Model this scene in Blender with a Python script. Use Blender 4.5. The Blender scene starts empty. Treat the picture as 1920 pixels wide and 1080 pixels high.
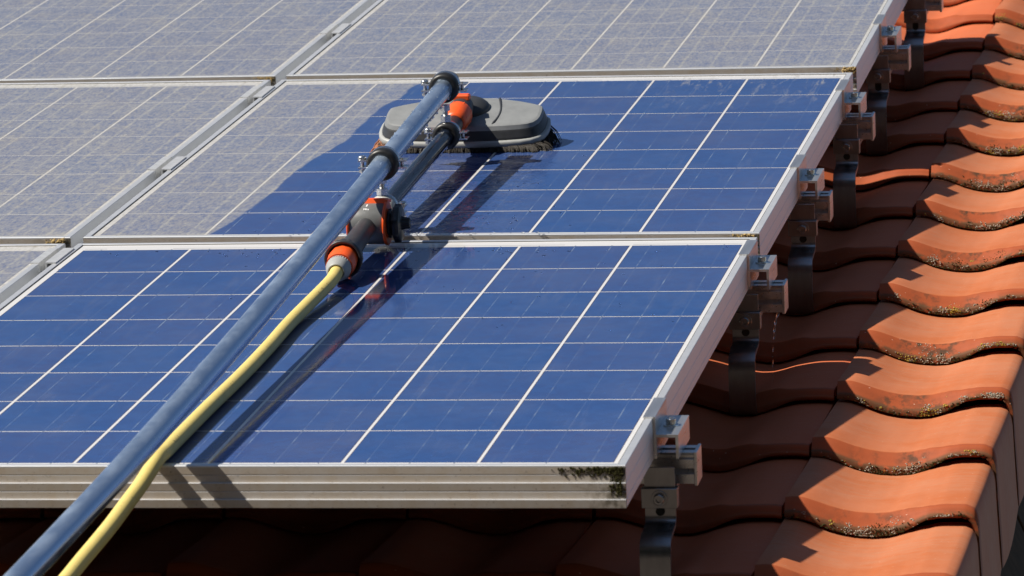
import bpy, math, random
from mathutils import Matrix, Vector
random.seed(7)
MM = 0.001
PITCH = math.radians(22)
C = bpy.context.scene.collection
# roof frame: u along the eaves, v up the slope, w = roof normal; all in millimetres
M0 = Matrix.Translation((0, 0, 5.0)) @ Matrix.Rotation(PITCH, 4, 'X')

# ------------------------------------------------------------------ camera
RC = ((0.9856, 0.1639, -0.0419), (-0.0073, -0.2063, -0.9785), (-0.1691, 0.9647, -0.2021))
def norm(v): return Vector(v).normalized()
right = norm(RC[0]); fwd = norm(RC[2]); down = fwd.cross(right).normalized(); right = down.cross(fwd).normalized()
CAMP = Vector((1745.4, -5133.0, 1280.2))
cam = bpy.data.cameras.new('camera'); co = bpy.data.objects.new('camera', cam); C.objects.link(co)
mc = Matrix(((right.x, -down.x, -fwd.x, CAMP.x*MM), (right.y, -down.y, -fwd.y, CAMP.y*MM), (right.z, -down.z, -fwd.z, CAMP.z*MM), (0, 0, 0, 1)))
co.matrix_world = M0 @ mc
cam.sensor_width = 36; cam.lens = 8769.67/1920*36; cam.clip_start = 0.1; cam.clip_end = 2000
cam.dof.use_dof = True; cam.dof.focus_distance = 6.75; cam.dof.aperture_fstop = 20
sc = bpy.context.scene; sc.camera = co

# ------------------------------------------------------------------ sky, sun, exposure
S_ROOF = Vector((0.83, 0.19, -1.0)).normalized()         # direction sunlight travels, roof frame
s_w = (M0.to_3x3() @ S_ROOF).normalized()
to_sun = -s_w
elev = math.asin(to_sun.z); az = math.atan2(to_sun.x, to_sun.y)
world = bpy.data.worlds.new('World'); sc.world = world; world.use_nodes = True
nt = world.node_tree; nt.nodes.clear()
sky = nt.nodes.new('ShaderNodeTexSky'); sky.sky_type = 'NISHITA'; sky.sun_disc = False
sky.sun_elevation = elev; sky.sun_rotation = az; sky.air_density = 1.0; sky.dust_density = 0.3; sky.ozone_density = 2.0
bg = nt.nodes.new('ShaderNodeBackground'); bg.inputs[1].default_value = 0.059
wo = nt.nodes.new('ShaderNodeOutputWorld')
nt.links.new(sky.outputs[0], bg.inputs[0]); nt.links.new(bg.outputs[0], wo.inputs[0])
sl = bpy.data.lights.new('sun', 'SUN'); sl.energy = 5.0; sl.angle = math.radians(0.53); sl.color = (1.0, 0.93, 0.82)
so = bpy.data.objects.new('sun', sl); C.objects.link(so); so.location = (-6, 0, 14)
so.rotation_euler = s_w.to_track_quat('-Z', 'Y').to_euler()
sc.view_settings.view_transform = 'Standard'; sc.view_settings.look = 'None'
sc.view_settings.exposure = 0.36; sc.view_settings.gamma = 1.0

# ------------------------------------------------------------------ node helpers
def new_mat(name):
    m = bpy.data.materials.new(name); m.use_nodes = True
    t = m.node_tree; b = t.nodes['Principled BSDF']
    return m, t, b
class G:
    """tiny node-graph helper"""
    def __init__(s, t): s.t = t
    def n(s, typ, **kw):
        nd = s.t.nodes.new(typ)
        for k, v in kw.items(): setattr(nd, k, v)
        return nd
    def link(s, a, b): s.t.links.new(a, b)
    def val(s, sock, x):
        if isinstance(x, (int, float)): sock.default_value = x
        elif isinstance(x, tuple): sock.default_value = x
        else: s.link(x, sock)
    def m(s, op, a, b=0.0, c=0.0):
        nd = s.n('ShaderNodeMath', operation=op)
        s.val(nd.inputs[0], a); s.val(nd.inputs[1], b); s.val(nd.inputs[2], c)
        return nd.outputs[0]
    def step(s, a, lo, hi):
        nd = s.n('ShaderNodeMapRange'); nd.interpolation_type = 'SMOOTHSTEP'
        s.val(nd.inputs[0], a); nd.inputs[1].default_value = lo; nd.inputs[2].default_value = hi
        return nd.outputs[0]
    def mix(s, f, a, b):
        nd = s.n('ShaderNodeMix', data_type='RGBA')
        s.val(nd.inputs[0], f); s.val(nd.inputs[6], a); s.val(nd.inputs[7], b)
        return nd.outputs[2]
    def noise(s, vec, scale, detail=3, rough=0.55, dist=0.0):
        nd = s.n('ShaderNodeTexNoise'); s.link(vec, nd.inputs['Vector'])
        nd.inputs['Scale'].default_value = scale; nd.inputs['Detail'].default_value = detail
        nd.inputs['Roughness'].default_value = rough; nd.inputs['Distortion'].default_value = dist
        return nd.outputs[0]
    def voro(s, vec, scale, feat='F1'):
        nd = s.n('ShaderNodeTexVoronoi', feature=feat); s.link(vec, nd.inputs['Vector']); nd.inputs['Scale'].default_value = scale
        return nd
    def coord(s):
        tc = s.n('ShaderNodeTexCoord'); return tc.outputs['Object']
    def scaled(s, vec, sc_, loc=(0, 0, 0)):
        nd = s.n('ShaderNodeMapping'); s.link(vec, nd.inputs[0]); nd.inputs['Scale'].default_value = sc_; nd.inputs['Location'].default_value = loc
        return nd.outputs[0]
    def sep(s, vec):
        nd = s.n('ShaderNodeSeparateXYZ'); s.link(vec, nd.inputs[0]); return nd.outputs
    def bump(s, h, dist=0.001, strength=1.0, b=None):
        nd = s.n('ShaderNodeBump'); s.link(h, nd.inputs['Height']); nd.inputs['Distance'].default_value = dist; nd.inputs['Strength'].default_value = strength
        if b: s.link(b, nd.inputs['Normal'])
        return nd.outputs[0]
def simple(name, col, rough=0.5, metal=0.0, nscale=60, var=0.15, rvar=0.1, bump=0.0, spec=0.5, stretch=(1, 1, 1)):
    m, t, b = new_mat(name); g = G(t)
    v = g.scaled(g.coord(), stretch)
    n1 = g.noise(v, nscale, 5, 0.6)
    dark = tuple(c*(1-var) for c in col)+(1,); lite = tuple(min(1, c*(1+var)) for c in col)+(1,)
    b.inputs['Metallic'].default_value = metal; b.inputs['Specular IOR Level'].default_value = spec
    g.link(g.mix(g.step(n1, 0.3, 0.7), dark, lite), b.inputs['Base Color'])
    rr = g.m('MULTIPLY_ADD', g.noise(v, nscale*2.3, 4), 2*rvar, rough-rvar)
    g.link(rr, b.inputs['Roughness'])
    if bump: g.link(g.bump(n1, bump), b.inputs['Normal'])
    return m

# ------------------------------------------------------------------ materials
PU = 159.461; PV = 158.0
def panel_mat(name, dust, curve=None, streak=0.0, seed=0.0, film=0.06, wet=0.0):
    m, t, b = new_mat(name); g = G(t)
    oc = g.coord(); x, y, z = g.sep(oc)
    u = g.m('MULTIPLY', x, 1000.0); v = g.m('MULTIPLY', y, 1000.0)
    fu = g.m('FRACT', g.m('DIVIDE', g.m('ADD', u, PU*10), PU)); fv = g.m('FRACT', g.m('DIVIDE', g.m('ADD', v, PV*10), PV))
    du = g.m('MULTIPLY', g.m('ABSOLUTE', g.m('SUBTRACT', fu, 0.5)), PU)      # 0 centre .. PU/2 edge
    dv = g.m('MULTIPLY', g.m('ABSOLUTE', g.m('SUBTRACT', fv, 0.5)), PV)
    inu = g.m('MULTIPLY', g.m('GREATER_THAN', u, 1.7), g.m('LESS_THAN', u, 6*PU-1.7))
    inv = g.m('MULTIPLY', g.m('GREATER_THAN', v, 1.0), g.m('LESS_THAN', v, 8*PV-1.0))
    ing = g.m('MULTIPLY', inu, inv)
    gapu = g.m('GREATER_THAN', du, 77.9); gapv = g.m('GREATER_THAN', dv, 77.75)
    gap = g.m('MAXIMUM', gapu, gapv)
    white = g.m('SUBTRACT', 1.0, g.m('MULTIPLY', ing, g.m('SUBTRACT', 1.0, gap)))
    edge = g.m('MULTIPLY', ing, g.m('MAXIMUM', g.m('GREATER_THAN', du, 76.9), g.m('GREATER_THAN', dv, 77.0)))
    # busbars: three ribbons per cell, at -52, 0, +52 mm
    su = g.m('MULTIPLY', g.m('SUBTRACT', fu, 0.5), PU)
    bb = g.m('MULTIPLY', g.m('ABSOLUTE', g.m('SUBTRACT', g.m('FRACT', g.m('DIVIDE', g.m('ADD', su, 26.0+520), 52.0)), 0.5)), 52.0)
    bus = g.m('MULTIPLY', g.m('LESS_THAN', bb, 0.85), g.m('LESS_THAN', g.m('ABSOLUTE', su), 60.0))
    bus = g.m('MULTIPLY', bus, g.m('MULTIPLY', inu, g.m('LESS_THAN', v, 8*PV+8)))
    rib = g.m('MULTIPLY', bus, g.m('GREATER_THAN', dv, 76.3))
    # each cell its own tint, crystal grains, cloudy tone
    comb = g.n('ShaderNodeCombineXYZ'); g.link(g.m('FLOOR', g.m('DIVIDE', u, PU)), comb.inputs[0]); g.link(g.m('FLOOR', g.m('DIVIDE', v, PV)), comb.inputs[1]); comb.inputs[2].default_value = seed
    wn = g.n('ShaderNodeTexWhiteNoise', noise_dimensions='3D'); g.link(comb.outputs[0], wn.inputs[0])
    gr = g.voro(g.scaled(oc, (1, 1, 1), (seed*.37, 0, 0)), 95)
    grn = g.sep(gr.outputs['Color'])[0]
    tint = g.m('MULTIPLY_ADD', wn.outputs[0], 0.55, g.m('MULTIPLY', g.noise(oc, 7.0, 2), 0.45))
    cell = g.mix(tint, (0.020, 0.072, 0.235, 1), (0.050, 0.072, 0.200, 1))
    cell = g.mix(g.m('MULTIPLY', grn, 0.26), cell, (0.035, 0.11, 0.33, 1))
    cell = g.mix(edge, cell, (0.045, 0.028, 0.05, 1))
    busn = g.noise(g.scaled(oc, (3, 12, 1), (seed, seed, 0)), 1.4, 2)
    cell = g.mix(g.m('MULTIPLY', bus, g.m('MULTIPLY_ADD', g.step(busn, 0.5, 0.75), 0.50, 0.07)), cell, (0.30, 0.38, 0.46, 1))
    base = g.mix(white, cell, (0.74, 0.73, 0.72, 1))
    base = g.mix(rib, base, (0.16, 0.18, 0.22, 1))
    # cross ribbon at the top margin
    tr = g.m('MULTIPLY', g.m('LESS_THAN', g.m('ABSOLUTE', g.m('SUBTRACT', v, 8*PV+8.0)), 1.6), inu)
    trn = g.m('GREATER_THAN', g.noise(g.scaled(oc, (1, 0, 0), (seed, 0, 0)), 6.0, 0), 0.38)
    base = g.mix(g.m('MULTIPLY', tr, trn), base, (0.42, 0.42, 0.42, 1))
    # dust
    if curve:
        fc = g.n('ShaderNodeFloatCurve'); cm = fc.mapping; cu = cm.curves[0]
        pts = curve
        cu.points[0].location = pts[0]; cu.points[1].location = pts[-1]
        for p in pts[1:-1]: cu.points.new(*p)
        for p in cu.points: p.handle_type = 'AUTO'
        cm.update()
        g.link(g.m('DIVIDE', v, 1300.0), fc.inputs['Value'])
        ub = g.m('MULTIPLY', fc.outputs[0], 400.0)
        wob = g.m('MULTIPLY', g.m('SUBTRACT', g.noise(oc, 14, 4), 0.5), 12.0)
        dirty = g.step(g.m('SUBTRACT', g.m('ADD', ub, wob), u), -3.0, 3.0)
        dmask = g.m('MULTIPLY', dirty, dust)
    else:
        dmask = g.m('ADD', dust, 0.0)
    n_f = g.noise(g.scaled(oc, (1, .30, 1), (seed*1.7, 0, 0)), 210, 4, 0.75)
    n_m = g.noise(g.scaled(oc, (1, .55, 1)), 60, 4, 0.6)
    n_l = g.noise(oc, 9, 3, 0.55)
    dvar = g.m('ADD', g.m('MULTIPLY', g.step(n_f, 0.33, 0.67), 0.66), g.m('ADD', g.m('MULTIPLY', g.step(n_m, 0.30, 0.70), 0.26), g.m('MULTIPLY', n_l, 0.30)))
    d = g.m('MULTIPLY', dmask, g.m('MULTIPLY_ADD', dvar, 0.84, 0.28))
    # dust ridges along the busbars
    ridge = g.m('MULTIPLY', g.step(g.m('SUBTRACT', 4.5, bb), 0.0, 4.5), g.m('LESS_THAN', g.m('ABSOLUTE', su), 60.0))
    d = g.m('ADD', d, g.m('MULTIPLY', g.m('MULTIPLY', ridge, dmask), g.m('MULTIPLY', g.step(g.noise(oc, 120, 3), 0.30, 0.60), 0.45)))
    # specks
    sp = g.voro(g.scaled(oc, (1, .6, 1), (seed, seed*2, 0)), 150)
    spk = g.m('LESS_THAN', sp.outputs['Distance'], g.m('MULTIPLY', g.step(g.noise(oc, 30, 2), 0.5, 0.7), 0.16))
    d = g.m('ADD', d, g.m('MULTIPLY', g.m('MULTIPLY', spk, dmask), 0.55))
    d = g.m('ADD', d, g.m('MULTIPLY', g.step(n_l, 0.35, 0.75), film))
    if streak:
        # rinse streaks running down the slope from the upper right corner
        zone = g.m('MULTIPLY', g.step(u, 560.0, 760.0), g.step(v, 820.0, 1240.0))
        zone = g.m('ADD', g.m('MULTIPLY', zone, 0.6), g.m('MULTIPLY', g.m('MULTIPLY', g.step(v, 1180.0, 1255.0), g.step(u, 400.0, 760.0)), 0.9))
        st = g.noise(g.scaled(oc, (1, .16, 1)), 55, 5, 0.72, 0.6)
        d = g.m('ADD', d, g.m('MULTIPLY', g.m('MULTIPLY', g.step(st, 0.52, 0.70), zone), streak))
    d = g.m('ADD', d, g.m('MULTIPLY', g.m('MULTIPLY', g.step(g.m('SUBTRACT', 34.0, v), 0.0, 30.0), dmask), 0.18))
    run = g.noise(g.scaled(oc, (1, .10, 1), (seed, 0, 0)), 38, 4, 0.65, 0.4)
    d = g.m('ADD', d, g.m('MULTIPLY', g.step(run, 0.55, 0.72), 0.05))
    d = g.m('MINIMUM', d, 0.95)
    dcol = g.mix(n_m, (0.34, 0.33, 0.305, 1), (0.44, 0.425, 0.38, 1))
    dcol = g.mix(g.m('MULTIPLY', g.step(g.noise(g.scaled(oc, (1, .6, 1), (seed*3, 1, 0)), 16, 4, 0.65), 0.45, 0.70), 0.50), dcol, (0.44, 0.40, 0.31, 1))
    g.link(g.mix(d, base, dcol), b.inputs['Base Color'])
    g.link(g.m('MULTIPLY_ADD', g.m('MINIMUM', dmask, 1.0), 0.30, g.m('MULTIPLY_ADD', n_m, 0.04, 0.035)), b.inputs['Roughness'])
    b.inputs['IOR'].default_value = 1.40
    b.inputs['Specular IOR Level'].default_value = 0.5
    h = g.noise(g.scaled(oc, (1, 1, 1)), 90, 2, 0.5)
    nb = g.bump(h, 0.00003, 0.5)
    if wet:
        # water film running under the brush: ripples
        wz = g.m('MULTIPLY', g.m('MULTIPLY', g.step(u, 250.0, 330.0), g.step(g.m('SUBTRACT', 640.0, u), 0.0, 90.0)), g.step(g.m('SUBTRACT', 640.0, v), 0.0, 160.0))
        rip = g.noise(g.scaled(oc, (1, .5, 1)), 60, 4, 0.6, 0.8)
        nb = g.bump(g.m('MULTIPLY', rip, wz), 0.0011, wet, nb)
    g.link(nb, b.inputs['Normal'])
    return m

CLEAN = [(10.9, 167.6), (171.3, 183.0), (310.4, 189.0), (477.2, 187.9), (649.9, 204.8), (740.5, 215.5), (827.8, 212.5), (965.5, 212.5), (1035.8, 213.8), (1121.8, 228.1), (1239.5, 229.0), (1262, 240.0)]
CURVE = [(0.0, 165/400)]+[(a/1300, c/400) for a, c in CLEAN]+[(1.0, 250/400)]
mat_p_clean = panel_mat('washed_solar_cells', 0.0, seed=1.0, film=0.05)
mat_p_half = panel_mat('half_washed_solar_cells', 0.66, CURVE, streak=0.6, seed=2.0, film=0.05, wet=1.5)
mat_p_dust = [panel_mat('dusty_solar_cells', 0.66, seed=3.0), panel_mat('dusty_solar_cells_grey', 0.70, seed=4.0)]

mat_alu = simple('anodised_aluminium', (0.70, 0.70, 0.70), 0.30, 0.85, 90, 0.08, 0.08, stretch=(1, .08, 1))
def frame_material():
    m, t, b = new_mat('weathered_frame_aluminium'); g = G(t); oc = g.coord(); x, y, z = g.sep(oc)
    geo = g.n('ShaderNodeNewGeometry')
    n1 = g.noise(oc, 45, 5, 0.65); n2 = g.noise(g.scaled(oc, (.15, 1, 6)), 70, 4); n3 = g.noise(oc, 230, 4, 0.7)
    col = g.mix(n1, (0.66, 0.68, 0.71, 1), (0.74, 0.76, 0.79, 1))
    # grime on the outward lower side (front face of the profile)
    below = g.step(g.m('MULTIPLY', z, -1000.0), -0.2, 1.2)
    nrm = g.n('ShaderNodeTexCoord').outputs['Normal']; front = g.m('MULTIPLY', g.m('LESS_THAN', y, -0.0165), g.m('LESS_THAN', g.sep(nrm)[2], 0.5))
    grime = g.m('MULTIPLY', g.m('MULTIPLY', below, front), g.m('MULTIPLY_ADD', g.step(n1, 0.3, 0.75), 0.30, 0.60))
    col = g.mix(grime, col, (0.52, 0.42, 0.31, 1))
    sp = g.m('MULTIPLY', g.m('MULTIPLY', below, front), g.step(n3, 0.60, 0.72))
    col = g.mix(g.m('MULTIPLY', sp, 0.6), col, (0.09, 0.06, 0.035, 1))
    # dried dirt in the bottom corners
    cr = g.m('MULTIPLY', g.step(x, 0.90, 0.985), g.m('MULTIPLY', below, front))
    col = g.mix(g.m('MULTIPLY', cr, g.step(n1, 0.42, 0.6)), col, (0.05, 0.045, 0.025, 1))
    g.link(col, b.inputs['Base Color'])
    g.link(g.m('MAXIMUM', g.m('SUBTRACT', 0.62, g.m('MULTIPLY', grime, 1.1)), 0.0), b.inputs['Metallic'])
    g.link(g.m('MULTIPLY_ADD', n2, 0.15, 0.38), b.inputs['Roughness'])
    g.link(g.bump(n3, 0.00006, 0.5), b.inputs['Normal'])
    return m
mat_frame = frame_material()
mat_gasket = simple('black_gasket', (0.02, 0.02, 0.02), 0.7)
mat_clamp = simple('matt_clamp_aluminium', (0.66, 0.67, 0.68), 0.4, 0.45, 90, 0.08, 0.08)
mat_steel = simple('stainless_steel_hook', (0.36, 0.36, 0.37), 0.30, 0.95, 60, 0.12, 0.08, stretch=(1, .3, .3))
mat_zinc = simple('zinc_plated_steel', (0.66, 0.67, 0.68), 0.25, 0.95, 120, 0.2, 0.1)
mat_rubber = simple('black_rubber', (0.018, 0.018, 0.018), 0.42, 0, 150, 0.3, 0.12)
mat_blackplastic = simple('black_plastic', (0.02, 0.021, 0.023), 0.36, 0, 100, 0.2, 0.1)
mat_wetblack = simple('wet_black_tube', (0.012, 0.018, 0.032), 0.12, 0, 90, 0.3, 0.06)  # slightly blue base colour stands in for the reflected sky
mat_greydark = simple('dark_grey_plastic', (0.040, 0.042, 0.046), 0.42, 0, 80, 0.12, 0.08)
mat_greymid = simple('mid_grey_plastic', (0.15, 0.155, 0.155), 0.40, 0, 80, 0.08, 0.08)
mat_greylight = simple('light_grey_plastic', (0.36, 0.37, 0.36), 0.45, 0, 70, 0.06, 0.08)
mat_headtop = simple('brush_head_grey', (0.225, 0.235, 0.24), 0.50, 0, 40, 0.10, 0.08, bump=0.00003)
mat_orange = simple('orange_plastic', (0.92, 0.115, 0.018), 0.40, 0, 60, 0.06, 0.06)
mat_white = simple('off_white_rubber', (0.50, 0.51, 0.49), 0.5)
mat_print = simple('white_print', (0.8, 0.8, 0.8), 0.6)
mat_bristle = simple('brown_bristles', (0.018, 0.013, 0.008), 0.6, 0, 300, 0.5, 0.1)
mat_brown = simple('red_brown_bristles', (0.30, 0.10, 0.03), 0.6, 0, 300, 0.4, 0.1)
def galv():
    m, t, b = new_mat('polished_aluminium_pole'); g = G(t); oc = g.coord()
    n1 = g.noise(g.scaled(oc, (1, .35, 1)), 30, 4, 0.6); n2 = g.noise(g.scaled(oc, (3, 1.0, 3)), 60, 4, 0.7)
    g.link(g.mix(n1, (0.50, 0.66, 0.88, 1), (0.62, 0.74, 0.90, 1)), b.inputs['Base Color'])  # sky reflection tinted into the metal as a blue base colour
    g.link(g.m('SUBTRACT', 0.86, g.m('MULTIPLY', g.step(n1, 0.35, 0.65), 0.16)), b.inputs['Metallic'])
    sc1 = g.step(n1, 0.42, 0.66)
    g.link(g.m('ADD', g.m('MULTIPLY', sc1, 0.08), g.m('MULTIPLY_ADD', n2, 0.04, 0.17)), b.inputs['Roughness'])
    return m
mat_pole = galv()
def hose_material():
    m, t, b = new_mat('yellow_garden_hose'); g = G(t); oc = g.coord(); x, y, z = g.sep(oc)
    n1 = g.noise(oc, 55, 5, 0.65); n2 = g.noise(oc, 240, 3, 0.6)
    col = g.mix(n1, (0.70, 0.54, 0.15, 1), (0.82, 0.66, 0.24, 1))
    col = g.mix(g.m('MULTIPLY', g.step(n2, 0.60, 0.75), 0.45), col, (0.22, 0.17, 0.07, 1))
    g.link(col, b.inputs['Base Color']); b.inputs['Roughness'].default_value = 0.5
    g.link(g.bump(n2, 0.0002, 0.5), b.inputs['Normal'])
    return m
mat_hose = hose_material()
def tile_material(name, dirt):
    m, t, b = new_mat(name); g = G(t); oc = g.coord(); x, y, z = g.sep(oc)
    oi = g.n('ShaderNodeObjectInfo'); rnd = oi.outputs['Random']
    off = g.n('ShaderNodeVectorMath', operation='ADD'); g.link(oc, off.inputs[0])
    cb = g.n('ShaderNodeCombineXYZ'); g.link(g.m('MULTIPLY', rnd, 37.0), cb.inputs[0]); g.link(g.m('MULTIPLY', rnd, 91.0), cb.inputs[1]); g.link(cb.outputs[0], off.inputs[1])
    v = off.outputs[0]
    n1 = g.noise(v, 8, 4, 0.6); n2 = g.noise(v, 75, 5, 0.65); n3 = g.noise(g.scaled(v, (.5, 3, 1)), 40, 4, 0.7); nf = g.noise(v, 420, 3, 0.7)
    col = g.mix(g.step(n1, 0.3, 0.7), (0.49, 0.138, 0.047, 1), (0.53, 0.180, 0.082, 1))
    col = g.mix(g.m('MULTIPLY', g.step(n2, 0.5, 0.75), 0.30), col, (0.56, 0.25, 0.145, 1))
    col = g.mix(g.m('MULTIPLY', g.step(nf, 0.55, 0.75), 0.18), col, (0.36, 0.085, 0.035, 1))
    # greyish bloom on the flat part of the tile
    col = g.mix(g.m('MULTIPLY', g.m('MULTIPLY', g.step(y, 0.06, 0.15), g.step(n3, 0.35, 0.7)), 0.40), col, (0.47, 0.245, 0.15, 1))
    # tone differs tile to tile
    col = g.mix(g.m('MULTIPLY', g.step(rnd, 0.2, 1.0), 0.42), col, (0.40, 0.115, 0.05, 1))
    if dirt < .5: col = g.mix(0.5, col, (0.66, 0.13, 0.045, 1))  # shaded columns: warm bounce light painted in as redder clay
    # the lip's wear and weaker sunlight are painted darker, with a sooty film in the trough
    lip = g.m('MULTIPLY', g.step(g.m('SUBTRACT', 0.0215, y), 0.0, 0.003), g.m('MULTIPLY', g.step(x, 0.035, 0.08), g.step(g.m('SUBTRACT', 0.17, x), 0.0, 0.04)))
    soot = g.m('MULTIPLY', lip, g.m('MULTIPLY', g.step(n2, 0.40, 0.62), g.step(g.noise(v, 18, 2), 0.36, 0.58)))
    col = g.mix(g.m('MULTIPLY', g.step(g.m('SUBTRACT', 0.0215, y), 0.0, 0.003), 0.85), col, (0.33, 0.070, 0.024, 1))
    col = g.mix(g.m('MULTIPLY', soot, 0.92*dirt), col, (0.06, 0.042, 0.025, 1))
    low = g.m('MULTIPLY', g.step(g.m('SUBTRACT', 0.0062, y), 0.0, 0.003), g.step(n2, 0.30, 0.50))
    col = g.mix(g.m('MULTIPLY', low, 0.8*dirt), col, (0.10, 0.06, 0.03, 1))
    # scratches and small chips
    ch = g.m('LESS_THAN', g.voro(g.scaled(v, (1, 2.5, 1)), 45).outputs['Distance'], 0.05)
    col = g.mix(g.m('MULTIPLY', ch, 0.6), col, (0.80, 0.55, 0.42, 1))
    g.link(col, b.inputs['Base Color'])
    g.link(g.m('MULTIPLY_ADD', n2, 0.22, 0.52), b.inputs['Roughness'])
    b.inputs['Specular IOR Level'].default_value = 0.16
    hb = g.m('ADD', g.m('MULTIPLY', n2, 0.6), g.m('MULTIPLY', nf, 0.35))
    g.link(g.bump(hb, 0.0006, 0.55), b.inputs['Normal'])
    return m
mat_tile = tile_material('weathered_clay_tile', 1.0); mat_tile2 = tile_material('bounce_tinted_clay_tile', 0.2)
mat_lichen = simple('grey_lichen', (0.40, 0.38, 0.31), 0.9, 0, 500, 0.5, 0.05, bump=0.0006, spec=0.1)
mat_lichen_y = simple('yellow_lichen', (0.42, 0.34, 0.06), 0.9, 0, 500, 0.5, 0.05, bump=0.0006, spec=0.1)
mat_moss = simple('dark_moss', (0.045, 0.042, 0.016), 0.95, 0, 400, 0.7, 0.03, bump=0.0008, spec=0.1)
mat_leaf = simple('dry_leaf_litter', (0.40, 0.29, 0.13), 0.85, 0, 260, 0.6, 0.05, bump=0.0005, spec=0.1)
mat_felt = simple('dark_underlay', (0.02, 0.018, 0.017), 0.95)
mat_timber = simple('dark_stained_timber', (0.040, 0.020, 0.010), 0.85, 0, 30, 0.35, 0.1, spec=0.08, stretch=(1, .1, 3), bump=0.0006)
mat_wall = simple('rendered_wall', (0.62, 0.58, 0.50), 0.9, 0, 30, 0.06, 0.05, bump=0.0005)
mat_grass = simple('gravel_yard', (0.07, 0.052, 0.038), 0.95, 0, 0.8, 0.25, 0.03)
mat_tree_screen = simple('added_screen_foliage', (0.035, 0.05, 0.018), 0.9, 0, 1.5, 0.5, 0.05)
def water_mat():
    m, t, b = new_mat('clear_water'); b.inputs['Base Color'].default_value = (1, 1, 1, 1)
    b.inputs['Transmission Weight'].default_value = 1.0; b.inputs['IOR'].default_value = 1.33; b.inputs['Roughness'].default_value = 0.02
    return m
mat_water = water_mat()

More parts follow.
